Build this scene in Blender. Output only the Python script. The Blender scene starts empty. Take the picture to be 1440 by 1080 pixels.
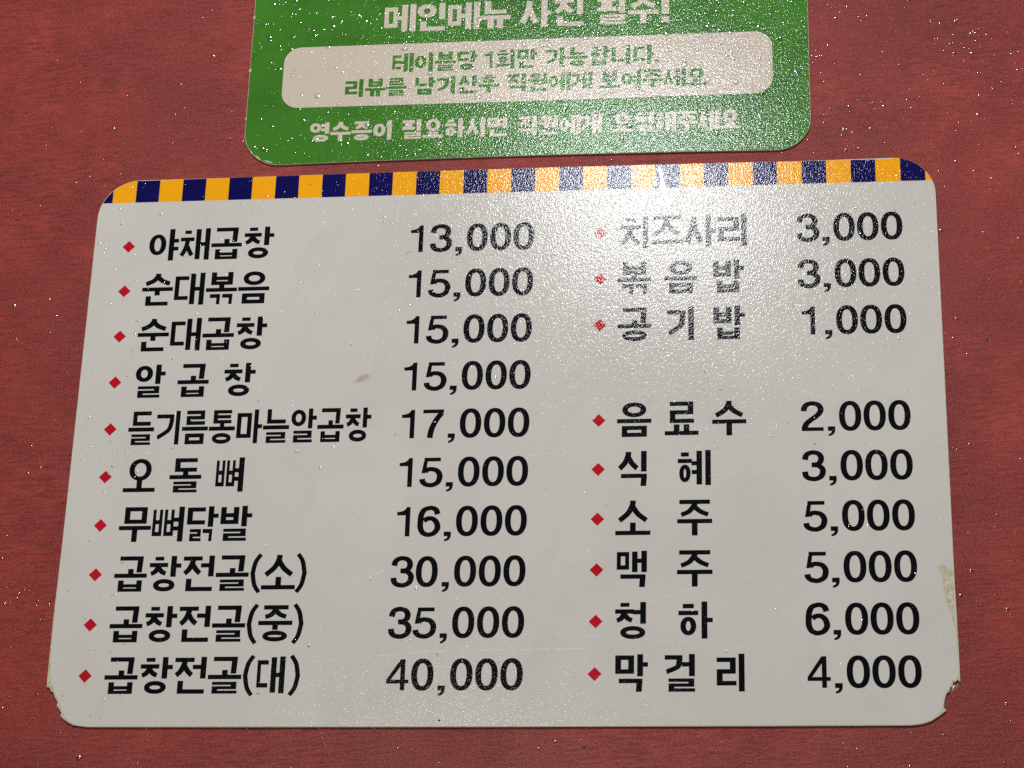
import bpy, bmesh, math, random
from mathutils import Vector, Matrix
from mathutils.geometry import delaunay_2d_cdt

MM = 0.001
sc = bpy.context.scene
col = sc.collection
random.seed(7)

# ------------------------------------------------------------------ camera
cam_d = bpy.data.cameras.new("camera")
cam = bpy.data.objects.new("camera", cam_d)
col.objects.link(cam)
RIGHT = Vector((0.993374, 0.027103, -0.111687))
UP = Vector((0.01862, 0.921002, 0.389112))
BACK = Vector((0.11341, -0.388613, 0.914395))
m = Matrix((RIGHT, UP, BACK)).transposed().to_4x4()
m.translation = Vector((243.42, -188.38, 727.48)) * MM
cam.matrix_world = m
cam_d.sensor_width = 36.0
cam_d.lens = 3249.24 / 1440.0 * 36.0
cam_d.clip_start = 0.01
cam_d.clip_end = 50
sc.camera = cam

# ------------------------------------------------------------------ world, lamps, exposure
world = bpy.data.worlds.new("World")
sc.world = world
world.use_nodes = True
bgn = world.node_tree.nodes["Background"]
bgn.inputs[0].default_value = (0.95, 0.98, 1.0, 1)
bgn.inputs[1].default_value = 0.13

def area_lamp(name, at, aim, size, power, colour, size_y=None):
    l = bpy.data.lights.new(name, 'AREA')
    l.shape = 'DISK' if size_y is None else 'RECTANGLE'
    l.size = size
    if size_y is not None:
        l.size_y = size_y
    l.energy = power
    l.color = colour
    o = bpy.data.objects.new(name, l)
    col.objects.link(o)
    o.location = at
    o.rotation_euler = (Vector(aim) - Vector(at)).to_track_quat('-Z', 'Y').to_euler()
    return o

# small bright ceiling lamp whose mirror image falls at the top of the menu sign
g = Vector((0.194, 0.203, 0))
area_lamp("pendant_lamp", g + Vector((-0.052, 0.467, 0.883)) * 1.25, g, 0.085, 12.6, (0.955, 0.98, 1.0))
# second, weaker and warmer lamp nearly overhead, mirrored below the frame
g2 = Vector((0.150, -0.045, 0))
area_lamp("warm_ceiling_lamp", g2 + Vector((-0.115, 0.185, 0.97)) * 1.5, g2, 0.085, 5.2, (1.0, 0.86, 0.68))

sc.view_settings.view_transform = 'Standard'
sc.view_settings.look = 'None'
sc.view_settings.exposure = 0.0
sc.view_settings.gamma = 1.0
sc.cycles.use_denoising = False
sc.cycles.caustics_reflective = False
sc.cycles.caustics_refractive = False
sc.cycles.max_bounces = 6

# ------------------------------------------------------------------ node helpers
class NT:
    def __init__(s, name):
        s.m = bpy.data.materials.new(name)
        s.m.use_nodes = True
        s.t = s.m.node_tree
        s.n = s.t.nodes
        s.b = s.n["Principled BSDF"]
        geo = s.n.new("ShaderNodeNewGeometry")
        sp = s.n.new("ShaderNodeVectorMath"); sp.operation = 'SCALE'
        s.l(geo.outputs["Position"], sp.inputs[0]); sp.inputs["Scale"].default_value = 1000.0
        s.pos = sp.outputs[0]           # position in millimetres
    def l(s, a, b):
        s.t.links.new(a, b)
    def put(s, sock, v):
        if isinstance(v, bpy.types.NodeSocket):
            s.l(v, sock)
        else:
            sock.default_value = v
    def mapping(s, scale=(1, 1, 1), rot=0.0, off=(0, 0, 0)):
        r = s.n.new("ShaderNodeMapping")
        r.vector_type = 'POINT'
        rr = s.n.new("ShaderNodeVectorRotate"); rr.rotation_type = 'Z_AXIS'
        rr.inputs["Angle"].default_value = rot
        s.l(s.pos, rr.inputs["Vector"])
        s.l(rr.outputs[0], r.inputs["Vector"])
        r.inputs["Scale"].default_value = scale
        r.inputs["Location"].default_value = off
        return r.outputs[0]
    def noise(s, scale, vec=None, detail=2.0, rough=0.5, dist=0.0):
        n = s.n.new("ShaderNodeTexNoise")
        s.l(vec or s.pos, n.inputs["Vector"])
        n.inputs["Scale"].default_value = scale
        n.inputs["Detail"].default_value = detail
        n.inputs["Roughness"].default_value = rough
        n.inputs["Distortion"].default_value = dist
        return n.outputs["Fac"]
    def mr(s, v, a, b, c, d, clamp=True, smooth=False):
        n = s.n.new("ShaderNodeMapRange")
        n.clamp = clamp
        if smooth: n.interpolation_type = 'SMOOTHSTEP'
        s.put(n.inputs["Value"], v)
        for k, x in zip(("From Min", "From Max", "To Min", "To Max"), (a, b, c, d)):
            n.inputs[k].default_value = x
        return n.outputs[0]
    def math(s, op, a, b=0.0, c=0.0):
        n = s.n.new("ShaderNodeMath"); n.operation = op
        s.put(n.inputs[0], a); s.put(n.inputs[1], b)
        if len(n.inputs) > 2: s.put(n.inputs[2], c)
        return n.outputs[0]
    def mix(s, f, a, b):
        n = s.n.new("ShaderNodeMix"); n.data_type = 'RGBA'
        s.put(n.inputs[0], f); s.put(n.inputs[6], a); s.put(n.inputs[7], b)
        return n.outputs[2]
    def bump(s, h, dist, strength=1.0, normal=None):
        n = s.n.new("ShaderNodeBump")
        s.l(h, n.inputs["Height"])
        n.inputs["Distance"].default_value = dist
        n.inputs["Strength"].default_value = strength
        if normal: s.l(normal, n.inputs["Normal"])
        return n.outputs[0]

def c4(c): return (c[0], c[1], c[2], 1.0)

def laminate(name, colour, var=0.06, wear=0.0, grain=1.0):
    """printed colour under one continuous, faintly embossed clear film"""
    t = NT(name)
    big = t.noise(0.02, detail=4)
    fine = t.noise(1.1, detail=2)
    cc = t.mix(t.mr(big, 0.3, 0.7, 0, 1), c4([x * (1 - var) for x in colour]), c4([x * (1 + var) for x in colour]))
    cc = t.mix(t.mr(fine, 0.3, 0.7, 0, 0.5), cc, c4([x * (1 - var * 1.3) for x in colour]))
    sm = t.noise(0.06, vec=t.mapping((1, 0.6, 1), 0.5, (60, 20, 0)), detail=6, rough=0.65, dist=1.0)
    cc = t.mix(t.mr(sm, 0.5, 0.72, 0, 0.5), cc, c4([x * (1 - var * 2.2) for x in colour]))
    if wear:
        # ink worn through in specks
        w = t.math('MULTIPLY', t.mr(t.noise(2.4, detail=3), 0.66, 0.72, 0, 1), t.mr(t.noise(0.05), 0.45, 0.6, 0, wear))
        cc = t.mix(w, cc, (0.33, 0.31, 0.27, 1))
    t.l(cc, t.b.inputs["Base Color"])
    t.b.inputs["Roughness"].default_value = 0.6
    t.b.inputs["Specular IOR Level"].default_value = 0.0
    t.b.inputs["Coat Weight"].default_value = 0.14
    t.b.inputs["Coat IOR"].default_value = 1.5
    t.b.inputs["Coat Roughness"].default_value = 0.085
    a = t.noise(2.5, detail=2.5, rough=0.6)
    b = t.noise(0.9, detail=3, rough=0.6)
    c = t.noise(0.9, vec=t.mapping((1.9, 0.95, 1), 0.35), detail=2)
    h = t.math('ADD', t.math('MULTIPLY', a, 0.42), t.math('ADD', t.math('MULTIPLY', b, 0.5), t.math('MULTIPLY', c, 0.85)))
    nrm = t.bump(h, 0.000052 * grain)
    t.l(nrm, t.b.inputs["Coat Normal"])
    return t.m

M = {}
M['paper'] = laminate("warm_white_print", (0.525, 0.502, 0.470), 0.05)
M['black'] = laminate("black_print", (0.0035, 0.004, 0.006), 0.1, wear=0.35)
M['red'] = laminate("red_print", (0.43, 0.009, 0.018), 0.15)
M['navy'] = laminate("navy_print", (0.006, 0.005, 0.075), 0.12)
M['yellow'] = laminate("yellow_print", (0.80, 0.345, 0.008), 0.05)
M['green'] = laminate("green_print", (0.048, 0.176, 0.020), 0.20, grain=1.25)
M['panel'] = laminate("cream_print", (0.52, 0.455, 0.385), 0.05, grain=1.25)

def backing():
    t = NT("yellowed_card_edge")
    n = t.noise(0.8, detail=5, rough=0.65)
    n2 = t.noise(3.0, vec=t.mapping((1.6, 0.4, 1), 0.25), detail=4)
    cc = t.mix(t.mr(n, 0.35, 0.65, 0, 1), (0.55, 0.52, 0.38, 1), (0.36, 0.33, 0.22, 1))
    cc = t.mix(t.mr(n2, 0.55, 0.68, 0, 0.6), cc, (0.20, 0.18, 0.10, 1))
    t.l(cc, t.b.inputs["Base Color"])
    t.b.inputs["Roughness"].default_value = 0.7
    t.l(t.bump(n2, 0.00015), t.b.inputs["Normal"])
    return t.m
M['card'] = backing()

def tabletop():
    t = NT("red_stained_grained_laminate")
    # fine grain running left to right, a little tilted
    st = t.noise(1.0, vec=t.mapping((0.13, 0.85, 1), -0.05), detail=5, rough=0.62, dist=0.15)
    st2 = t.noise(1.0, vec=t.mapping((0.07, 0.55, 1), 0.03, (30, 0, 0)), detail=3)
    bl = t.noise(0.045, detail=5, rough=0.55)
    mot = t.noise(0.35, detail=4, rough=0.6)
    fin = t.noise(1.9, detail=3, rough=0.7)
    sx = t.n.new("ShaderNodeSeparateXYZ"); t.l(t.pos, sx.inputs[0])
    side = t.mr(sx.outputs[0], 300, 335, 0.0, 1.0)          # the right edge is rubbed fuzzy
    mid2 = t.noise(0.11, detail=4, rough=0.6)
    pit = t.noise(1.0, vec=t.mapping((0.75, 0.55, 1), 0.1), detail=3, rough=0.55)
    base = t.mix(t.mr(bl, 0.36, 0.64, 0, 1), (0.205, 0.0165, 0.0140, 1), (0.300, 0.033, 0.0255, 1))
    base = t.mix(t.mr(t.noise(0.012, detail=2), 0.42, 0.62, 0, 0.8), base, (0.150, 0.0135, 0.0120, 1))  # broad random darkening, painted in for the lamp's falloff
    base = t.mix(t.mr(mid2, 0.45, 0.68, 0, 0.5), base, (0.175, 0.013, 0.012, 1))
    gm = t.mr(t.noise(0.018, vec=t.mapping((1, 1, 1), 0, (5, 8, 0)), detail=3), 0.36, 0.6, 0.25, 1.0)
    gm = t.math('MULTIPLY', gm, t.mr(t.math('MULTIPLY', side, t.mr(sx.outputs[1], 130, 210, 1.0, 0.0)), 0, 1, 1.0, 0.15))
    base = t.mix(t.math('MULTIPLY', gm, t.mr(st, 0.47, 0.60, 0, 0.95)), base, (0.105, 0.0070, 0.0065, 1))
    base = t.mix(t.math('MULTIPLY', gm, t.mr(st2, 0.52, 0.72, 0, 0.6)), base, (0.14, 0.010, 0.010, 1))
    base = t.mix(t.math('MULTIPLY', t.mr(sx.outputs[1], 40, 130, 1.0, 0.45), t.mr(pit, 0.54, 0.68, 0, 0.7)), base, (0.125, 0.009, 0.008, 1))
    base = t.mix(t.mr(mot, 0.5, 0.75, 0, 0.5), base, (0.17, 0.017, 0.013, 1))
    base = t.mix(t.mr(fin, 0.48, 0.66, 0, 0.55), base, (0.37, 0.078, 0.052, 1))
    # hair-fine wiping scratches, rubbed paler
    sc_v = None
    for rot, off in ((0.75, 3.0), (0.95, 40.0), (-0.4, 77.0)):
        s1 = t.noise(1.0, vec=t.mapping((0.09, 3.2, 1), rot, (off, off, 0)), detail=2, rough=0.5, dist=0.4)
        s1 = t.mr(s1, 0.69, 0.74, 0, 1)
        sc_v = s1 if sc_v is None else t.math('MAXIMUM', sc_v, s1)
    area = t.mr(t.noise(0.03, vec=t.mapping((1, 1, 1), 0, (9, 2, 0)), detail=2), 0.42, 0.6, 0, 0.55)
    base = t.mix(t.math('MULTIPLY', sc_v, area), base, (0.47, 0.13, 0.075, 1))
    t.l(base, t.b.inputs["Base Color"])
    t.b.inputs["Specular IOR Level"].default_value = 0.15
    t.l(t.mr(fin, 0.35, 0.65, 0.40, 0.25), t.b.inputs["Roughness"])
    # the near part of the table is wiped glossier than the rest
    gl = t.mr(t.noise(0.02, vec=t.mapping((1, 1, 1), 0, (3, 70, 0)), detail=3), 0.3, 0.6, 0.35, 1.0)
    t.l(t.math('MULTIPLY', gl, t.mr(sx.outputs[1], -12, 28, 0.10, 0.008)), t.b.inputs["Coat Weight"])
    t.b.inputs["Coat Roughness"].default_value = 0.16
    t.l(t.bump(t.noise(2.0, detail=2.5, rough=0.65), 0.00011), t.b.inputs["Coat Normal"])
    h = t.math('ADD', t.math('MULTIPLY', st, 0.9), t.math('MULTIPLY', fin, 0.6))
    h = t.math('ADD', h, t.math('MULTIPLY', sc_v, 0.15))
    t.l(t.bump(h, 0.00030), t.b.inputs["Normal"])
    return t.m
M['table'] = tabletop()

def simple(name, colour, rough, **kw):
    t = NT(name)
    n = t.noise(1.5, detail=3)
    t.l(t.mix(t.mr(n, 0.3, 0.7, 0, 1), c4([x * 0.8 for x in colour]), c4([min(1, x * 1.15) for x in colour])), t.b.inputs["Base Color"])
    t.b.inputs["Roughness"].default_value = rough
    for k, v in kw.items():
        t.b.inputs[k].default_value = v
    return t.m
def water():
    t = NT("clear_oil_and_water")
    tr = t.n.new("ShaderNodeBsdfTransparent"); tr.inputs[0].default_value = (1, 1, 1, 1)
    gl = t.n.new("ShaderNodeBsdfGlossy"); gl.inputs["Roughness"].default_value = 0.10
    fr = t.n.new("ShaderNodeFresnel"); fr.inputs[0].default_value = 1.6
    mx = t.n.new("ShaderNodeMixShader")
    t.l(fr.outputs[0], mx.inputs[0]); t.l(tr.outputs[0], mx.inputs[1]); t.l(gl.outputs[0], mx.inputs[2])
    out = [n for n in t.n if n.type == 'OUTPUT_MATERIAL'][0]
    t.l(mx.outputs[0], out.inputs["Surface"])
    return t.m
M['drop'] = water()
M['scratch'] = simple("pale_scuff", (0.68, 0.65, 0.58), 0.45)
M['stain'] = simple("pinkish_brown_smudge", (0.36, 0.27, 0.22), 0.6)
M['soot'] = simple("dark_crumb", (0.012, 0.010, 0.008), 0.5)
M['rust'] = simple("orange_speck", (0.45, 0.16, 0.04), 0.4)
M['glue'] = simple("grubby_glue", (0.22, 0.13, 0.09), 0.22)

# ------------------------------------------------------------------ object helpers
def tag(o, label=None, cat=None, group=None, kind=None):
    if label: o['label'] = label
    if cat: o['category'] = cat
    if group: o['group'] = group
    if kind: o['kind'] = kind
    return o

def link_mesh(name, me, mat, parent=None):
    o = bpy.data.objects.new(name, me)
    if not me.materials: me.materials.append(mat)
    col.objects.link(o)
    if parent: o.parent = parent
    return o

def slab(name, pts, z0, z1, mat, parent=None):
    """closed slab from an outline in mm (counter-clockwise)"""
    bm = bmesh.new()
    top = [bm.verts.new((x * MM, y * MM, z1 * MM)) for x, y in pts]
    bot = [bm.verts.new((x * MM, y * MM, z0 * MM)) for x, y in pts]
    n = len(pts)
    tri = delaunay_2d_cdt([Vector(p) for p in pts], [], [list(range(n))], 1, 1e-6)
    assert len(tri[0]) == n, name
    back = [src[0] for src in tri[3]]
    for f in tri[2]:
        q = [back[i] for i in f]
        bm.faces.new([top[i] for i in q])
        bm.faces.new([bot[i] for i in reversed(q)])
    for i in range(n):
        j = (i + 1) % n
        bm.faces.new((bot[i], bot[j], top[j], top[i]))
    me = bpy.data.meshes.new(name)
    bm.to_mesh(me); bm.free()
    return link_mesh(name, me, mat, parent)

def arc(cx, cy, r, a0, a1, n=12):
    return [(cx + r * math.cos(math.radians(a0 + (a1 - a0) * i / n)), cy + r * math.sin(math.radians(a0 + (a1 - a0) * i / n))) for i in range(n + 1)]

# grotesque figures drawn as strokes and blocks, 7.45 wide and 10.75 tall
FIG = {
 '0': [('loop', 3.72, 5.37, 3.72, 5.45)],
 '1': [('poly', [(0, 8.85), (0, 7.65), (2.9, 7.65), (2.9, 0.1), (4.5, 0.1), (4.5, 10.6), (3.25, 10.6), (2.9, 9.9), (2.2, 9.3), (1.2, 8.95)])],
 '2': [('path', [(0.82, 7.3), (1.0, 8.6), (1.9, 9.7), (3.6, 10.12), (5.5, 9.65), (6.45, 8.2), (6.1, 6.7), (4.9, 5.4), (3.1, 4.1), (1.6, 2.7), (0.85, 0.9)]), ('poly', [(0.02, 0.1), (7.3, 0.1), (7.3, 1.42), (0.02, 1.42)])],
 '3': [('path', [(0.82, 7.5), (1.2, 9.0), (2.2, 9.85), (3.6, 10.12), (5.2, 9.7), (6.1, 8.5), (6.0, 7.0), (5.0, 5.95), (3.0, 5.72)]),
       ('path', [(3.0, 5.62), (5.1, 5.4), (6.4, 4.4), (6.65, 3.0), (6.0, 1.5), (4.6, 0.75), (3.6, 0.62), (2.0, 0.95), (1.0, 1.9), (0.78, 3.3)])],
 '(': [('path', [(3.3, 13.7), (1.6, 11.0), (0.8, 7.0), (0.8, 6.7), (1.6, 2.7), (3.3, 0.0)])],
 '!': [('poly', [(0, 3.4), (0.1, 10.6), (2.6, 10.6), (2.7, 3.4)]), ('poly', [(0, 0.1), (2.7, 0.1), (2.7, 2.3), (0, 2.3)])],
 '.': [('poly', [(0, 0), (1.5, 0), (1.5, 1.5), (0, 1.5)])],
 '4': [('poly', [(4.62, 0.1), (6.15, 0.1), (6.15, 10.6), (4.62, 10.6)]), ('poly', [(0, 2.4), (4.62, 2.4), (4.62, 3.7), (0, 3.7)]), ('poly', [(6.15, 2.4), (7.4, 2.4), (7.4, 3.7), (6.15, 3.7)]),
       ('poly', [(0, 3.7), (1.5, 3.7), (4.62, 8.2), (4.62, 10.6), (4.3, 10.2)])],
 '5': [('poly', [(1.25, 9.25), (6.9, 9.25), (6.9, 10.6), (1.25, 10.6)]), ('poly', [(0.4, 5.0), (1.85, 5.0), (2.45, 9.25), (1.1, 9.25)]),
       ('path', [(1.72, 5.5), (2.4, 6.2), (3.7, 6.45), (5.5, 6.0), (6.55, 4.7), (6.7, 3.3), (6.1, 1.7), (4.7, 0.8), (3.5, 0.62), (1.9, 1.0), (0.95, 1.9), (0.74, 2.9)])],
 '6': [('path', [(6.6, 7.9), (6.0, 9.4), (4.8, 10.1), (3.7, 10.12), (2.0, 9.5), (1.05, 7.8), (0.8, 5.4), (0.85, 3.2), (1.6, 1.5), (2.8, 0.75), (3.8, 0.62), (5.4, 1.1), (6.5, 2.4), (6.67, 3.6), (6.2, 5.1), (5.1, 6.2), (3.9, 6.45), (2.9, 6.2), (2.0, 5.55)])],
 '7': [('poly', [(0.1, 9.25), (7.3, 9.25), (7.3, 10.6), (0.1, 10.6)]), ('path', [(6.6, 9.35), (4.9, 7.0), (3.7, 4.6), (3.0, 2.4), (2.7, 0.1)])],
 ',': [('poly', [(0, 1.65), (0, 0.05), (1.25, 0.05), (1.2, -0.4), (0.85, -0.85), (0.2, -1.1), (0.2, -1.85), (1.2, -1.6), (1.95, -1.1), (2.35, -0.3), (2.45, 0.4), (2.45, 1.65)])],
}
def catmull(P, n=6):
    out = []
    for i in range(len(P) - 1):
        a = P[max(i - 1, 0)]; b = P[i]; c = P[i + 1]; d = P[min(i + 2, len(P) - 1)]
        for k in range(n):
            t = k / n
            out.append(tuple(0.5 * (2 * b[j] + (c[j] - a[j]) * t + (2 * a[j] - 5 * b[j] + 4 * c[j] - d[j]) * t * t + (3 * b[j] - a[j] - 3 * c[j] + d[j]) * t ** 3) for j in (0, 1)))
    return out + [P[-1]]
def figure_mesh(ch, wv=1.62, wh=1.32):
    if ch == ')':
        v, f = figure_mesh('(', wv, wh)
        return [(3.3 - p[0], p[1], p[2]) for p in v], [q[::-1] for q in f]
    P = []
    for sh in FIG[ch]:
        if sh[0] == 'poly': P.append(sh[1])
        elif sh[0] == 'loop': P += ring(sh[1] - sh[3], sh[2] - sh[4], sh[1] + sh[3], sh[2] + sh[4], wv, wh, 2.25, 44)
        else: P += thick(sh[1], wv, wh)
    v, f = union2d(P)
    return [(p[0], p[1], 0.0) for p in v], f
def figures(name, items, z, mat, parent, label=None, scale=1.0, wv=2.0, wh=1.58):
    """items = [(character, x, y)] in mm"""
    V, F = [], []
    for ch, x, y in items:
        v, f = figure_mesh(ch, wv, wh); o = len(V)
        V += [((x + p[0] * scale) * MM, (y + p[1] * scale) * MM, (z + p[2]) * MM) for p in v]
        F += [tuple(o + i for i in p) for p in f]
    me = bpy.data.meshes.new(name); me.from_pydata(V, [], F)
    ob = link_mesh(name, me, mat, parent)
    if label: ob['label'] = label
    return ob

def union2d(polys):
    """triangles covering the union of (possibly overlapping) 2D polygons"""
    pts, faces = [], []
    for p in polys:
        area = sum(p[k][0] * p[(k + 1) % len(p)][1] - p[(k + 1) % len(p)][0] * p[k][1] for k in range(len(p)))
        if area < 0: p = p[::-1]
        faces.append(list(range(len(pts), len(pts) + len(p))))
        pts += [Vector(q) for q in p]
    r = delaunay_2d_cdt(pts, [], faces, 0, 1e-5)
    keep = [f for f, o in zip(r[2], r[5]) if len(o)]
    used = sorted({i for f in keep for i in f}); ix = {v: k for k, v in enumerate(used)}
    return [tuple(r[0][i]) for i in used], [tuple(ix[i] for i in f) for f in keep]

def thick(P, wv, wh, smooth=True):
    """quads along a centre line; uprights wv wide, level strokes wh wide"""
    if smooth: P = catmull(P, 5)
    L = []
    for i, p in enumerate(P):
        a = P[max(i - 1, 0)]; b = P[min(i + 1, len(P) - 1)]
        tx, ty = b[0] - a[0], b[1] - a[1]; d = math.hypot(tx, ty); tx /= d; ty /= d
        w = 0.5 * math.sqrt((wv * ty) ** 2 + (wh * tx) ** 2)
        L.append(((p[0] - ty * w, p[1] + tx * w), (p[0] + ty * w, p[1] - tx * w)))
    return [[L[i][0], L[i][1], L[i + 1][1], L[i + 1][0]] for i in range(len(L) - 1)]
def rc(x0, y0, x1, y1): return [[(x0, y0), (x1, y0), (x1, y1), (x0, y1)]]
def ring(x0, y0, x1, y1, wv, wh, e=2.1, n=28):
    cx, cy, r1, r2 = (x0 + x1) / 2, (y0 + y1) / 2, (x1 - x0) / 2, (y1 - y0) / 2
    def se(a, p, q):
        c, s_ = math.cos(a), math.sin(a)
        return (cx + math.copysign(abs(c) ** (2 / e), c) * p, cy + math.copysign(abs(s_) ** (2 / e), s_) * q)
    out = []
    for i in range(n):
        a, b = 2 * math.pi * i / n, 2 * math.pi * (i + 1) / n
        out.append([se(a, r1 - wv, r2 - wh), se(a, r1, r2), se(b, r1, r2), se(b, r1 - wv, r2 - wh)])
    return out

# ---- Korean letters built from strokes on a 100 x 100 cell
def jamo(j, x0, y0, x1, y1, V, H, beside=False):
    w, h = x1 - x0, y1 - y0
    cx = (x0 + x1) / 2
    if j in "ㄲㅃㅆㅉㄸ":
        one = {"ㄲ": "ㄱ", "ㅃ": "ㅂ", "ㅆ": "ㅅ", "ㅉ": "ㅈ", "ㄸ": "ㄷ"}[j]
        g_ = w * 0.09; ww = (w - g_) / 2; v = min(V, ww * 0.42)
        return jamo(one, x0, y0, x0 + ww, y1, v, H) + jamo(one, x1 - ww, y0, x1, y1, v, H)
    if j == "ㄺ":
        ww = w * 0.50
        return jamo("ㄹ", x0, y0, x0 + ww, y1, V * .8, H) + jamo("ㄱ", x0 + ww + w * .07, y0, x1, y1, V * .9, H)
    bars = {"ㄱ": 1, "ㄴ": 1, "ㄷ": 2, "ㄹ": 3, "ㅁ": 2, "ㅂ": 2.75, "ㅌ": 3, "ㅍ": 2, "ㅈ": 2.2, "ㅊ": 3.2, "ㅎ": 4, "ㅇ": 2, "ㅅ": 2}.get(j, 2)
    H = min(H, h / (2 * bars - 1) * 1.30)
    V = min(V, w * 0.33)
    D = (V + H) / 2
    if j == "ㄱ":
        if beside:
            return rc(x0, y1 - H, x1, y1) + thick([(x1 - V / 2, y1 - H * .6), (x1 - V * .55, y1 - h * .35), (x1 - w * .30, y1 - h * .65), (x0 + w * .10, y0 + H * .4)], V, H)
        return rc(x0, y1 - H, x1, y1) + [[(x1 - V, y1 - H / 2), (x1, y1 - H / 2), (x1 - w * .03, y0), (x1 - w * .03 - V, y0)]]
    if j == "ㄴ": return rc(x0, y0, x0 + V, y1) + rc(x0, y0, x1, y0 + H)
    if j == "ㄷ": return rc(x0, y0, x0 + V, y1) + rc(x0, y0, x1, y0 + H) + rc(x0, y1 - H, x1, y1)
    if j == "ㅌ":
        m_ = (y0 + y1 - H) / 2
        return rc(x0, y0, x0 + V, y1) + rc(x0, y0, x1, y0 + H) + rc(x0, y1 - H, x1, y1) + rc(x0, m_, x1 - w * .04, m_ + H)
    if j == "ㄹ":
        m_ = (y0 + y1 - H) / 2
        return rc(x0, y1 - H, x1, y1) + rc(x1 - V, m_, x1, y1) + rc(x0, m_, x1, m_ + H) + rc(x0, y0, x0 + V, m_ + H) + rc(x0, y0, x1 + w * .03, y0 + H)
    if j == "ㅁ": return rc(x0, y0, x0 + V, y1) + rc(x1 - V, y0, x1, y1) + rc(x0, y0, x1, y0 + H) + rc(x0, y1 - H, x1, y1)
    if j == "ㅂ":
        m_ = y0 + (h - H) * .53
        return rc(x0, y0, x0 + V, y1) + rc(x1 - V, y0, x1, y1) + rc(x0, y0, x1, y0 + H) + rc(x0, m_, x1, m_ + H)
    if j == "ㅍ":
        return rc(x0, y1 - H, x1, y1) + rc(x0 - w * .02, y0, x1 + w * .02, y0 + H) + rc(x0 + w * .2, y0, x0 + w * .2 + V, y1) + rc(x1 - w * .2 - V, y0, x1 - w * .2, y1)
    if j == "ㅅ":
        return thick([(cx, y1), (cx - w * .02, y1 - h * .22), (cx - w * .16, y1 - h * .58), (x0 + D * .38, y0 + D * .40)], V, H * 1.1) + \
            thick([(cx, y1 - h * .30), (cx + w * .17, y1 - h * .62), (x1 - D * .38, y0 + D * .42)], V, H * 1.1)
    if j == "ㅈ":
        return rc(x0, y1 - H, x1, y1) + thick([(cx + w * .02, y1 - H * .7), (cx - w * .05, y1 - h * .42), (cx - w * .2, y1 - h * .70), (x0 + D * .38, y0 + D * .40)], V, H) + \
            thick([(cx + w * .02, y1 - h * .45), (cx + w * .2, y1 - h * .70), (x1 - D * .38, y0 + D * .42)], V, H)
    if j == "ㅊ":
        t_ = h * .26
        return rc(cx - w * .22, y1 - H * .9, cx + w * .26, y1) + jamo("ㅈ", x0, y0, x1, y1 - max(t_, H * 1.45), V, H)
    if j == "ㅎ":
        a = y1 - max(h * .22, H * 1.4)
        return rc(cx - w * .28, y1 - H, cx + w * .28, y1) + rc(x0, a - H, x1, a) + ring(x0 + w * .10, y0, x1 - w * .10, a - H * 1.35, V * .95, H)
    if j == "ㅇ": return ring(x0, y0, x1, y1, V, H)
    raise KeyError(j)

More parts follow.
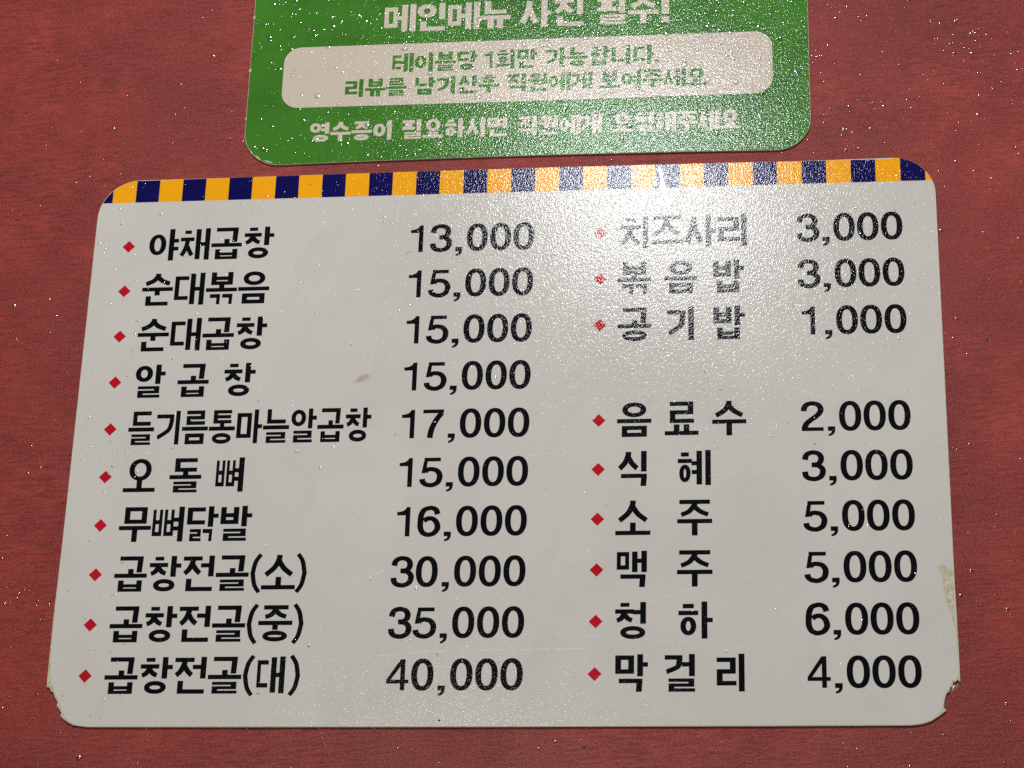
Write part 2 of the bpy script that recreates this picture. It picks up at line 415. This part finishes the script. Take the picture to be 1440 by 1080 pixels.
LEAD = "ㄱㄲㄴㄷㄸㄹㅁㅂㅃㅅㅆㅇㅈㅉㅊㅋㅌㅍㅎ"
VOW = "ㅏㅐㅑㅒㅓㅔㅕㅖㅗㅘㅙㅚㅛㅜㅝㅞㅟㅠㅡㅢㅣ"
TAIL = [""] + list("ㄱㄲㄳㄴㄵㄶㄷㄹㄺㄻㄼㄽㄾㄿㅀㅁㅂㅄㅅㅆㅇㅈㅊㅋㅌㅍㅎ")
def syllable(ch, V, H):
    n = ord(ch) - 0xAC00
    L, U, T = LEAD[n // 588], VOW[n % 588 // 28], TAIL[n % 28]
    P = []
    fin = bool(T)
    if U in "ㅏㅐㅑㅓㅔㅕㅖㅣ":
        yb = 41 if fin else 0
        top = 100
        m = (yb + top) / 2 + (2 if fin else 0)
        off = 11 if fin else 12.5
        if U in "ㅐㅔㅖ":
            v = V * .97
            s1, s2 = 66 - v / 2, 93 - v / 2
            if U == "ㅐ": s1, s2 = 60 - v / 2, 90 - v / 2
            P += rc(s1, yb + (2 if not fin else 0), s1 + v, top - 2) + rc(s2, yb, s2 + v, top)
            if U == "ㅐ": P += rc(s1, m - H / 2, s2 + v / 2, m + H / 2); lx = (2, 47)
            elif U == "ㅔ": P += rc(s1 - 15, m - H / 2, s1 + v / 2, m + H / 2); lx = (0, 43)
            else: P += rc(s1 - 15, m + off - H / 2, s1 + v / 2, m + off + H / 2) + rc(s1 - 15, m - off - H / 2, s1 + v / 2, m - off + H / 2); lx = (0, 44)
        else:
            if U in "ㅏㅑ":
                s1 = 68 if L != "ㅃ" else 74
                P += rc(s1, yb, s1 + V, top)
                for d in ((0,) if U == "ㅏ" else (off, -off)): P += rc(s1, m + d - H / 2, 100, m + d + H / 2)
                lx = (3, 59)
            elif U in "ㅓㅕ":
                s1 = 97 - V
                P += rc(s1, yb, s1 + V, top)
                e = 56 if L != "ㅃ" else 62
                for d in ((0,) if U == "ㅓ" else (off, -off)): P += rc(e, m + d - H / 2, s1 + V / 2, m + d + H / 2)
                lx = (2, 60) if L != "ㅃ" else (0, 66)
                if L in "ㅇㅁㅎ": lx = (2, 56)
            else:
                s1 = 94 - V
                P += rc(s1, yb, s1 + V, top); lx = (4, 70)
        lim = s1 - (9 if V > 18 else 5)
        if U in "ㅔㅖ": lim = s1 - 13
        if U in "ㅓㅕ" and L in "ㅇㅁㅎㄱ": lim = e + 2
        lx = (lx[0], min(lx[1], lim))
        ly = (48, 97) if fin else (16, 90)
        if L in "ㅅㅈㅊㅎ": ly = (44, 98) if fin else (9, 94)
        if L == "ㅃ": ly = (46, 97) if fin else (16, 92)
        if L == "ㅇ" and not fin: ly = (18, 84)
        P += jamo(L, lx[0], ly[0], lx[1], ly[1], V, H, beside=(L == "ㄱ"))
        if fin:
            x0, x1 = (14, 84 if U in "ㅏㅑ" else 95)
            if T in "ㅇ": x0, x1 = x0 + 4, x1
            P += jamo(T, x0, 0, x1, 35, V, H)
    elif U in "ㅗㅛㅜㅠㅡ":
        if fin:
            b = 45 if U in "ㅗㅛ" else 47           # centre of the long bar
            if U == "ㅜ": b = 51
            if U == "ㅡ": b = 46
            P += rc(0, b - H / 2, 100, b + H / 2)
            ly0 = b + H / 2 + 5
            if U == "ㅗ": P += rc(50 - V / 2, b, 50 + V / 2, b + H / 2 + (13 if L in "ㄱ" else 9)); ly0 += 4
            if L == "ㄱ" and U == "ㅗ": ly0 = b + H / 2 + 3
            t1 = 32
            if U == "ㅜ": P += rc(50 - V / 2, 32, 50 + V / 2, b); t1 = 30
            lx = (14, 86)
            if L == "ㅅ": lx = (6, 94)
            if L in "ㅂㅌㄷㄹㅇ": lx = (15, 85)
            P += jamo(L, lx[0], ly0, lx[1], 100, V, H)
            if U == "ㅗ" and L in "ㅌㄷㅂ": pass
            P += jamo(T, 14, 0, 87, t1, V, H)
        else:
            if U in "ㅗㅛ":
                P += rc(0, 3, 100, 3 + H)
                if U == "ㅗ": P += rc(50 - V / 2, 3, 50 + V / 2, 38)
                else: P += rc(27, 3, 27 + V, 34) + rc(73 - V, 3, 73, 34)
                ly0 = 36 if L == "ㅇ" and U == "ㅗ" else 38
            elif U == "ㅡ":
                P += rc(0, 12, 100, 12 + H); ly0 = 36
            else:
                b = 40
                P += rc(0, b - H / 2, 100, b + H / 2)
                if U == "ㅜ": P += rc(50 - V / 2, 0, 50 + V / 2, b)
                else: P += rc(25, 0, 25 + V, b) + rc(75 - V, 0, 75, b)
                ly0 = b + H / 2 + 6
            lx = (15, 85) if L not in "ㅅㅈㅊ" else (6, 94)
            P += jamo(L, lx[0], ly0, lx[1], 100, V, H)
    else:                                           # ㅚ ㅝ beside-and-below vowels
        v = V * .9
        y = 36 if fin else 0
        P += rc(94 - v, y, 94, 100)
        if U == "ㅚ":
            P += rc(0, y + 12, 74, y + 12 + H) + rc(37 - v / 2, y + 12, 37 + v / 2, y + 32)
            P += jamo(L, 8, y + 33, 66, 98, v, H)
        else:                                       # ㅝ
            P += rc(0, 52, 74, 52 + H * .9) + rc(30, 36, 30 + v, 54) + rc(56, 37, 92, 37 + H * .85)
            P += jamo(L, 10, 52 + H * .9 + 4, 64, 100, v, H * .9)
        if fin: P += jamo(T, 14, 0, 94, 27, v, H)
    return P

_syl = {}
def lettering(name, segs, y0, y1, z, mat, parent, mv, mh, label=None):
    """segs = [(Korean text, x0, x1)] in mm; stroke widths mv (upright), mh (level) in mm"""
    V, F = [], []
    hy = (y1 - y0) / 100
    for text, xa, xb in segs:
        # equal cells; the outer ink edges of the word land on xa and xb
        n = len(text); gap = 0.035
        cw = (xb - xa) / (n - gap * (n > 1))
        for k, ch in enumerate(text):
            gw = cw * (1 - gap) if n > 1 else xb - xa
            hx = gw / 100
            key = (ch, round(mv / hx, 1), round(mh / hy, 1))
            if key not in _syl: _syl[key] = union2d(syllable(ch, mv / hx, mh / hy))
            v, f = _syl[key]
            o = len(V); ox = xa + k * cw
            V += [((ox + p[0] * hx) * MM, (y0 + p[1] * hy) * MM, z * MM) for p in v]
            F += [tuple(o + i for i in t) for t in f]
    me = bpy.data.meshes.new(name)
    me.from_pydata(V, [], F)
    ob = link_mesh(name, me, mat, parent)
    if label: ob['label'] = label
    return ob

# ------------------------------------------------------------------ table
tb = slab("tabletop", [(-330, -330)] + [(650, -330), (650, 560), (-330, 560)], -22, 0, M['table'])
tag(tb, "red grained tabletop with fine streaks and scratches under both signs", "tabletop", kind='structure')

# ------------------------------------------------------------------ menu sign
W, H = 300.0, 203.47
LIFT = 0.35          # the cards sit this much higher than their own 0.5 mm, on adhesive
def bow(x): return 0.75 * (1 - ((x - 150) / 150) ** 2)
top_edge_r = [(x, H + bow(x)) for x in (282, 255, 225, 195, 165, 135, 105, 75, 45, 22)]

menu = bpy.data.objects.new("menu_sign", None)
menu.empty_display_size = 0.02
col.objects.link(menu)
menu.location = (0, 0, LIFT * MM)
tag(menu, "white price list with yellow and navy checked top band and worn lower corners", "menu sign")

BLout = [(-0.0, 68.3), (-0.3, 38.8), (-0.2, 25.1), (-0.1, 13.8), (1.0, 13.7), (1.6, 12.4), (2.4, 12.0), (3.3, 10.2), (4.3, 8.6), (4.1, 7.4), (4.6, 6.8), (6.0, 5.0), (5.7, 4.0), (7.3, 2.5), (8.6, 1.7), (10.4, 0.8), (14.9, 0.1)]
BRout = [(284.0, 0.15), (287.7, 0.6), (290.3, 1.5), (293.0, 3.2), (295.4, 5.1), (294.9, 5.5), (294.6, 6.0), (294.8, 7.8), (295.2, 9.4), (295.6, 10.5), (296.5, 11.2), (296.9, 12.4), (297.6, 13.2), (297.9, 14.3), (298.6, 14.3), (299.2, 15.0), (300.1, 14.4), (300.15, 17.2), (300.1, 29.4), (299.9, 46.4)]
outline = BLout + [(60, 0.0), (150, -0.1), (240, 0.0)] + BRout + [(300, 120)] + \
    arc(W - 14.5, H - 13.9, 14.5, 0, 88, 12) + top_edge_r[1:-1] + arc(15, H - 14.6, 15, 93, 180, 12)
slab("backing_card", outline, 0.01 - LIFT, 0.52, M['card'], menu)

BLtop = [(0.15, 60), (0.1, 38.8), (0.4, 25.1), (0.8, 18.3), (1.7, 14.6), (2.7, 12.7), (3.6, 11.0), (4.4, 9.2), (5.3, 7.4), (6.2, 5.6), (7.1, 4.0), (8.3, 2.4), (9.8, 1.3), (12.2, 0.5), (15.5, 0.25)]
BRtop = [(284.0, 0.35), (287.6, 0.85), (290.1, 1.8), (291.9, 3.0), (293.2, 4.4), (294.1, 5.4), (294.3, 6.2), (294.4, 7.9), (294.9, 9.6), (295.4, 11.0), (296.2, 11.7), (296.6, 12.9), (297.3, 13.8), (297.6, 14.8), (298.6, 15.0), (299.4, 15.9), (299.7, 17.2), (299.6, 29.4),
         (299.5, 31.4), (298.7, 33.9), (298.0, 36.6), (297.2, 39.6), (296.7, 42.0), (296.3, 44.7), (296.25, 47.2), (295.9, 50.4), (295.0, 51.4), (294.7, 52.6), (295.3, 53.5), (296.1, 53.7), (297.6, 52.7), (298.9, 51.6), (299.7, 50.9)]
face = BLtop + [(60, 0.2), (150, 0.1), (240, 0.2)] + BRtop + [(299.8, 120)] + \
    arc(W - 14.55, H - 13.95, 14.5, 0, 88, 12) + [(x, y - 0.05) for x, y in top_edge_r[1:-1]] + arc(15.1, H - 14.7, 14.9, 93, 180, 12)
slab("printed_face", face, 0.54, 0.60, M['paper'], menu)

# strip of the face left standing between the peeled patch and the edge
slab("peeled_edge_strip", [(299.25, 49.8), (299.6, 44.5), (299.55, 38), (299.35, 33.4), (299.8, 31.9), (299.95, 38), (299.9, 44.7), (299.7, 50.2)], 0.54, 0.60, M['paper'], menu)

# checked band: one square each
ZP = 0.62
yb = 194.75
def top_y(x):                       # upper edge of the face at x
    if x < 15.1:
        d = 15.1 - x
        return H - 14.7 + math.sqrt(max(0.0, 14.9 ** 2 - d * d))
    if x > W - 14.6:
        d = x - (W - 14.55)
        return H - 13.95 + math.sqrt(max(0.0, 14.5 ** 2 - d * d))
    return H + bow(x) - 0.05
def band_square(xa, xb, mat):
    n = 8
    xs = [xa + (xb - xa) * i / n for i in range(n + 1)]
    if (xa < 15.1 or xb > W - 14.6):
        xs = [x for x in xs if top_y(x) > yb + 0.05]
    up = [(x, top_y(x) - 0.03) for x in xs]
    pts = [(xs[0], yb), (xs[-1], yb)] + up[::-1]
    slab("band_square", pts, 0.604, ZP, mat, menu)
x_edges = [1.0] + [5.02 + 8.579 * k for k in range(35)] + [299.2]
for k in range(len(x_edges) - 1):
    band_square(x_edges[k] + 0.0, x_edges[k + 1] - 0.012, M['navy'] if k % 2 == 0 else M['yellow'])

ZT = 0.628
PITCH = 17.74
def rowy(n): return 11.3 + PITCH * (9 - n)      # bottom of the Hangul in row n

left_rows = [
    [("야채곱창", 20.0, 66.0)],
    [("순대볶음", 19.3, 65.6)],
    [("순대곱창", 19.3, 65.9)],
    [("알", 19.7, 30.8), ("곱", 35.3, 46.5), ("창", 51.5, 63.0)],
    [("들기름통마늘알곱창", 19.3, 104.9)],
    [("오", 19.4, 30.7), ("돌", 35.5, 46.7), ("뼈", 51.8, 61.9)],
    [("무뼈닭발", 19.4, 65.6)],
    [("곱창전골", 19.4, 65.9)],
    [("곱창전골", 19.5, 66.0)],
    [("곱창전골", 19.5, 66.0)],
]
full = ["야채곱창", "순대볶음", "순대곱창", "알 곱 창", "들기름통마늘알곱창", "오 돌 뼈", "무뼈닭발", "곱창전골(소)", "곱창전골(중)", "곱창전골(대)"]
size = {7: "소", 8: "중", 9: "대"}
hang = {}
for n, segs in enumerate(left_rows):
    y = rowy(n)
    s = list(segs)
    if n in size:
        s += [(size[n], 70.4, 82.0) if n != 9 else (size[n], 71.0, 80.6)]
    o = lettering("menu_item_text", s, y, y + 12.6, ZT, M['black'], menu, 1.55 if n == 4 else 1.92, 1.52, "black lettering " + full[n])
    if n in size:
        figures("bracket", [("(", 66.5, y - 0.6), (")", 82.5, y - 0.6)], ZT, M['black'], menu, None, 0.98, 1.6, 1.2)

right_rows = {
    0: [("치즈사리", 189.5, 235.0)],
    1: [("볶", 189.3, 201.1), ("음", 205.6, 217.0), ("밥", 222.2, 233.2)],
    2: [("공", 189.5, 201.1), ("기", 206.2, 216.4), ("밥", 222.2, 233.3)],
    4: [("음", 189.6, 201.3), ("료", 205.8, 217.2), ("수", 221.8, 233.3)],
    5: [("식", 189.6, 200.4), ("혜", 210.2, 221.1)],
    6: [("소", 189.4, 201.1), ("주", 210.0, 221.6)],
    7: [("맥", 189.8, 200.1), ("주", 209.9, 221.6)],
    8: [("청", 189.4, 200.1), ("하", 210.0, 221.6)],
    9: [("막", 189.5, 200.5), ("걸", 205.7, 216.0), ("리", 222.3, 232.3)],
}
for n, s in right_rows.items():
    y = rowy(n) + 0.1
    lettering("menu_item_text", s, y, y + 12.6, ZT, M['black'], menu, 1.92, 1.52, "black lettering " + " ".join(q[0] for q in s))

def price(txt, n, first):
    y = 12.0 + PITCH * (9 - n) + (0.1 if first < 200 else 0.4)
    if first < 200:
        xs_ = [115.55 if txt[0] == "1" else 114.6, 122.8, 131.7, 135.7, 144.0, 152.25]
    else:
        xs_ = [252.7 if txt[0] == "1" else 251.8, 260.5, 264.3, 272.45, 280.65]
    figures("price_text", [(c, x, y) for c, x in zip(txt, xs_)], ZT, M['black'], menu, "black figures " + txt)
for n, p in enumerate(["13,000", "15,000", "15,000", "15,000", "17,000", "15,000", "16,000", "30,000", "35,000", "40,000"]):
    price(p, n, 115)
for n, p in {0: "3,000", 1: "3,000", 2: "1,000", 4: "2,000", 5: "3,000", 6: "5,000", 7: "5,000", 8: "6,000", 9: "4,000"}.items():
    price(p, n, 251)

dia_me = None
def diamond(x, y):
    global dia_me
    if dia_me is None:
        o = slab("diamond_bullet", [(-2.3, 0), (0, -2.35), (2.3, 0), (0, 2.35)], 0.604, ZT, M['red'], menu)
        dia_me = o.data
    else:
        o = link_mesh("diamond_bullet", dia_me, M['red'], menu)
    o.location = (x * MM, y * MM, 0)
for n in range(10):
    diamond(12.8, 17.5 + 17.71 * (9 - n))
    if n != 3: diamond(183.1 + 0.3 * math.sin(n / 3.0), 17.4 + 17.78 * (9 - n))

# ------------------------------------------------------------------ wear on the menu sign
def ribbons(name, lines, z, mat, parent, label=None):
    V, F = [], []
    for pts, w in lines:
        # broken into dashes with wandering width
        n = max(2, int(sum(math.dist(pts[i], pts[i + 1]) for i in range(len(pts) - 1)) / 0.7))
        P = []
        for i in range(n + 1):
            t = i / n * (len(pts) - 1); k = min(int(t), len(pts) - 2); u = t - k
            P.append((pts[k][0] * (1 - u) + pts[k + 1][0] * u + random.gauss(0, 0.03), pts[k][1] * (1 - u) + pts[k + 1][1] * u + random.gauss(0, 0.03)))
        for i in range(n):
            if random.random() < 0.25: continue
            (x0, y0), (x1, y1) = P[i], P[i + 1]
            d = math.hypot(x1 - x0, y1 - y0) or 1
            ww = w * random.uniform(0.2, 0.75) / 2
            nx, ny = -(y1 - y0) / d * ww, (x1 - x0) / d * ww
            o = len(V)
            zz = z + random.uniform(0, 0.003)
            V += [((x0 + nx) * MM, (y0 + ny) * MM, zz * MM), ((x0 - nx) * MM, (y0 - ny) * MM, zz * MM), ((x1 - nx) * MM, (y1 - ny) * MM, zz * MM), ((x1 + nx) * MM, (y1 + ny) * MM, zz * MM)]
            F.append((o, o + 1, o + 2, o + 3))
    me = bpy.data.meshes.new(name)
    me.from_pydata(V, [], F)
    o = link_mesh(name, me, mat, parent)
    o['kind'] = 'stuff'
    return o
marks = [([(97, 46), (104, 50), (113, 54)], 0.22), ([(88, 22), (130, 25.5), (178, 26), (184, 25.6)], 0.25),
         ([(166, 29), (180, 35), (196, 40.5), (214, 46), (228, 49)], 0.20), ([(160, 31), (185, 30), (215, 28), (238, 25)], 0.18),
         ([(200, 88.5), (222, 86), (246, 85.5)], 0.16), ([(246, 119), (252, 116), (260, 112.5)], 0.3),
         ([(150, 93), (172, 95), (189, 96)], 0.15), ([(20, 97), (26, 100), (33, 104)], 0.2), ([(225, 52), (236, 49)], 0.2),
         ([(268, 16), (275, 9)], 0.18), ([(222, 11), (232, 4)], 0.15), ([(282, 26), (290, 18)], 0.15), ([(110, 178), (110.6, 192)], 0.18),
         ([(252, 120), (258, 131)], 0.15), ([(40, 30), (58, 38)], 0.12), ([(60, 66), (76, 60)], 0.12)]
for i in range(150):
    x, y = random.uniform(15, 285), random.uniform(6, 120)
    a = random.choice([random.gauss(-0.75, 0.25), random.gauss(0.5, 0.3), random.gauss(-0.1, 0.2)]); L = random.expovariate(1 / 7.0) + 2
    marks.append(([(x, y), (x + L * math.cos(a) * .5, y + L * math.sin(a) * .5 + random.gauss(0, .3)), (x + L * math.cos(a), y + L * math.sin(a))], random.uniform(0.03, 0.07)))
ribbons("scratch_marks", marks, 0.618, M['scratch'], menu)

def blot(name, cx, cy, rx, ry, ang, z, h, mat, parent, jag=0.25, n=14):
    bm = bmesh.new()
    rim = []
    for i in range(n):
        a = 2 * math.pi * i / n
        r = 1 + random.uniform(-jag, jag)
        x, y = rx * r * math.cos(a), ry * r * math.sin(a)
        rim.append((cx + x * math.cos(ang) - y * math.sin(ang), cy + x * math.sin(ang) + y * math.cos(ang)))
    rv = [bm.verts.new((x * MM, y * MM, z * MM)) for x, y in rim]
    mid = [bm.verts.new(((cx + (x - cx) * .6) * MM, (cy + (y - cy) * .6) * MM, (z + h * .8) * MM)) for x, y in rim]
    c = bm.verts.new((cx * MM, cy * MM, (z + h) * MM))
    for i in range(n):
        j = (i + 1) % n
        bm.faces.new((rv[i], rv[j], mid[j], mid[i])); bm.faces.new((mid[i], mid[j], c))
    me = bpy.data.meshes.new(name); bm.to_mesh(me); bm.free()
    for p in me.polygons: p.use_smooth = True
    return link_mesh(name, me, mat, parent)

# rubbed smudge left of the fourth price, made of small flecks
V, F = [], []
for i in range(420):
    u, v = random.gauss(0, 1.5), random.gauss(0, 0.62)
    a = 0.42
    x, y = 100.9 + u * math.cos(a) - v * math.sin(a), 123.5 + u * math.sin(a) + v * math.cos(a)
    r = random.uniform(0.06, 0.17); o = len(V); zz = 0.632 + random.random() * 0.006
    for k in range(5):
        t_ = k * 2 * math.pi / 5 + u
        V.append(((x + r * math.cos(t_)) * MM, (y + r * 0.7 * math.sin(t_)) * MM, zz * MM))
    F.append(tuple(range(o, o + 5)))
me = bpy.data.meshes.new("smudge"); me.from_pydata(V, [], F)
link_mesh("smudge", me, M['stain'], menu)['kind'] = 'stuff'
blot("glue_residue", 298.0, 12.3, 1.9, 1.1, 0.9, 0.0, 0.35, M['glue'], menu, 0.35, 18).location.z = -LIFT * MM

for (x, y, rx, ry, mat, lab) in [(132.7, 2.1, 0.45, 0.30, 'soot', "dark crumb on the white sign just above the middle of its bottom edge"),
                                 (187.1, 16.3, 0, 0, None, None),
                                 (256.0, 96.6, 0.32, 0.34, 'rust', "tiny orange speck in the right column, right under the 2,000 price"),
                                 (131.2, 24.3, 0.30, 0.34, 'rust', "tiny orange speck in the lower left part, right above the 40,000 price"),
                                 (314.6, 133.8, 0.75, 0.65, 'soot', "dark speck on the red tabletop right of the white sign"),
                                 (62.3, 236.6, 0.5, 0.3, 'soot', "dark speck on the green sign left of its cream panel"),
                                 (180.0, -6.6, 0.8, 0.45, 'soot', "dark crumb on the red tabletop below the white sign"),
                                 (31.8, 214.3, 0.42, 0.3, 'soot', "dark speck on the red tabletop left of the green sign")]:
    if mat is None: continue
    on_sign = 0 < x < 300 and 0 < y < 203
    z = 0.62 + LIFT if on_sign else (0.62 + LIFT if 52 < x < 257 and y > 209 else 0.0)
    o = blot("crumb", x, y, rx, ry, 0.3, z, 0.18, M[mat], None, 0.2, 9)
    tag(o, lab, "crumb", "small crumbs and specks")

# ------------------------------------------------------------------ green review sign
green = bpy.data.objects.new("notice_sign", None)
green.empty_display_size = 0.02
green.location = (0, 0, LIFT * MM)
col.objects.link(green)
tag(green, "green notice sign with a cream rounded panel of green lettering, above the white price list", "notice sign")
def gb(x): return 208.35 + 0.95 * (1 - ((x - 155) / 100) ** 2)
GT = 330.0
g_out = arc(52 + 14, 208.9 + 13.5, 13.9, 180, 268, 12) + [(x, gb(x)) for x in (85, 105, 130, 155, 180, 205, 225)] + arc(257.5 - 12.5, 208.5 + 12.5, 12.5, 272, 360, 12) + \
    arc(257.6 - 13, GT - 13, 13, 0, 90, 8) + arc(52 + 13, GT - 13, 13, 90, 180, 8)
slab("backing_card", g_out, 0.01 - LIFT, 0.52, M['card'], green)
cxg, cyg = 155, 270
slab("printed_face", [(cxg + (x - cxg) * 0.9985, cyg + (y - cyg) * 0.9975) for x, y in g_out], 0.54, 0.60, M['green'], green)
p_out = arc(64.8 + 6.5, 232 + 6.5, 6.5, 180, 270, 8) + [(155, 231.7)] + arc(244.4 - 6.5, 231.8 + 6.5, 6.5, 270, 360, 8) + arc(244.4 - 6.5, 257.6 - 6.5, 6.5, 0, 90, 8) + arc(64.8 + 6.5, 257.6 - 6.5, 6.5, 90, 180, 8)
slab("cream_panel", p_out, 0.604, 0.62, M['panel'], green)
lettering("notice_line_text", [("메인메뉴", 101.6, 148.9), ("사진", 152.0, 176.3), ("필수", 180.4, 203.4)], 262.8, 274.6, 0.612, M['panel'], green, 2.3, 1.7, "cream lettering 메인메뉴 사진 필수")
figures("exclamation_mark", [("!", 204.4, 262.8)], 0.612, M["panel"], green, None, 1.05)
figures("full_stop", [(".", 201.9, 245.9)], 0.628, M["green"], green)
lettering("notice_line_text", [("테이블당", 105.5, 136.9), ("회만", 143.8, 158.9), ("가능합니다", 162.0, 201.6)], 245.5, 253.6, 0.628, M['green'], green, 1.66, 1.2, "green lettering 테이블당 1회만 가능합니다.")
figures("notice_line_text", [("1", 139.6, 245.9)], 0.628, M["green"], green, "green figure 1", 0.68, 2.2, 1.8)
lettering("notice_line_text", [("리뷰를", 88.1, 111.2), ("남기신후", 114.2, 145.3), ("직원에게", 148.0, 179.1), ("보여주세요", 181.9, 220.8)], 235.7, 243.2, 0.628, M['green'], green, 1.62, 1.15, "green lettering 리뷰를 남기신후 직원에게 보여주세요")
lettering("notice_line_text", [("영수증이", 76.2, 107.0), ("필요하시면", 110.2, 149.0), ("직원에게", 152.6, 182.8), ("요청해주세요", 186.8, 232.7)], 217.6, 225.5, 0.612, M['panel'], green, 1.62, 1.15, "cream lettering 영수증이 필요하시면 직원에게 요청해주세요")

# chips along the green sign's edge showing the pale card
for (x, y, rx, ry) in [(52.0, 271.2, .35, .7), (52.1, 248.3, .45, .9), (52.0, 228.0, .25, .8), (57.5, 211.8, 1.6, .25), (61.5, 209.9, 1.6, .22), (85.8, 208.9, .6, .22), (55, 214.0, .9, .22)]:
    a = -0.75 if x in (57.5,) else (-0.3 if x == 61.5 else (-1.0 if x == 55 else 0))
    blot("edge_chip", x + .1, y + .12, rx, ry, a, 0.6, 0.03, M['card'], green, 0.3, 8)

# ------------------------------------------------------------------ droplets of grease and water
def hfield(x, y):
    if 0.5 < x < 299.5 and 0.5 < y < 203: return 0.634 + LIFT
    if 52.5 < x < 257 and y > 209.5: return 0.634 + LIFT
    return 0.0
def on(x, y):
    if 0.5 < x < 299.5 and 0.5 < y < 203: return 'w'
    if 52.5 < x < 257 and y > 209.5: return 'g'
    return 'r'
def dens(x, y):
    s = on(x, y)
    cl = 0.5 + 0.5 * math.sin(x * 0.11 + 1.3 * math.sin(y * 0.07)) * math.sin(y * 0.13 + 1.7 * math.sin(x * 0.05))
    if s == 'g':
        return 0.30 + 0.8 * max(0.0, min(1.0, (x - 90) / 120)) * cl + (0.35 if y > 255 else 0)
    if s == 'w':
        d = 0.015 + (0.05 * cl if y > 90 else 0)
        if y > 120: d += 0.45 * (y - 120) / 80 * cl * (1.0 if x > 60 else .6)
        if x < 24: d += 0.30 * cl
        return d
    if x > 257 and y > 190: return 0.45 * cl + 0.08
    if x < 20 and y < 60: return 0.30 * cl + .03
    return 0.07 * cl + 0.01
drops = []
tries = 0
while len(drops) < 3000 and tries < 26000:
    tries += 1
    x, y = random.uniform(-55, 340), random.uniform(-22, 292)
    if random.random() > dens(x, y): continue
    s = on(x, y)
    r = 0.22 + random.expovariate(1 / (0.27 if s == 'g' else (0.14 if s == 'r' else 0.09)))
    if s == 'g' and random.random() < 0.08: r += random.uniform(0.3, 0.6)
    drops.append((x, y, min(r, 1.3), random.uniform(.75, 1.3)))
V, F = [], []
for x, y, r, e in drops:
    if abs(x - 0) < r + .3 or abs(x - 300) < r + .3: continue
    z = hfield(x, y)
    if not all(hfield(x + a, y + b) == z for a, b in ((r, 0), (-r, 0), (0, r), (0, -r))): continue
    n = 8 if r < 0.35 else 12
    h = r * random.uniform(0.11, 0.18)
    o = len(V)
    rings = [(1.0, 0.0), (0.75, 0.44), (0.40, 0.84)]
    ph = random.random() * 6
    wob = [random.uniform(0.9, 1.1) for _ in range(n)]
    for q, hz in rings:
        for i in range(n):
            a = ph + 2 * math.pi * i / n
            V.append(((x + r * e * q * wob[i] * math.cos(a)) * MM, (y + r / e * q * wob[i] * math.sin(a)) * MM, (z + h * hz) * MM))
    V.append((x * MM, y * MM, (z + h) * MM))
    for k in range(2):
        for i in range(n):
            j = (i + 1) % n
            F.append((o + k * n + i, o + k * n + j, o + (k + 1) * n + j, o + (k + 1) * n + i))
    for i in range(n):
        F.append((o + 2 * n + i, o + 2 * n + (i + 1) % n, o + 3 * n))
me = bpy.data.meshes.new("grease_droplets"); me.from_pydata(V, [], F)
for p in me.polygons: p.use_smooth = len(p.vertices) < 6
tag(link_mesh("grease_droplets", me, M['drop']), "tiny clear droplets spattered over both signs and the red tabletop", "droplets", kind='stuff')

# long wet streak crossing the checked band
V, F = [], []
N, K = 26, 6
for i in range(N + 1):
    t_ = i / N
    cx = 203.6 + 3.6 * t_ + 0.25 * math.sin(t_ * 9); cy = 203.2 - 17.0 * t_
    w = 0.95 * math.sin(math.pi * min(1, max(0.02, t_))) ** 0.6 * (0.8 + 0.2 * math.sin(t_ * 17))
    for k in range(K + 1):
        u = -1 + 2 * k / K
        V.append(((cx + u * w) * MM, cy * MM, (0.636 + LIFT + 0.016 * (1 - u * u) * math.sin(math.pi * max(0.02, min(.98, t_)))) * MM))
for i in range(N):
    for k in range(K):
        a = i * (K + 1) + k
        F.append((a, a + 1, a + K + 2, a + K + 1)[::-1])
me = bpy.data.meshes.new("glint_streak"); me.from_pydata(V, [], F)
for p in me.polygons: p.use_smooth = True
tag(link_mesh("glint_streak", me, M['drop']), "thin shiny wet streak running down across the checked band of the white sign", "wet streak")
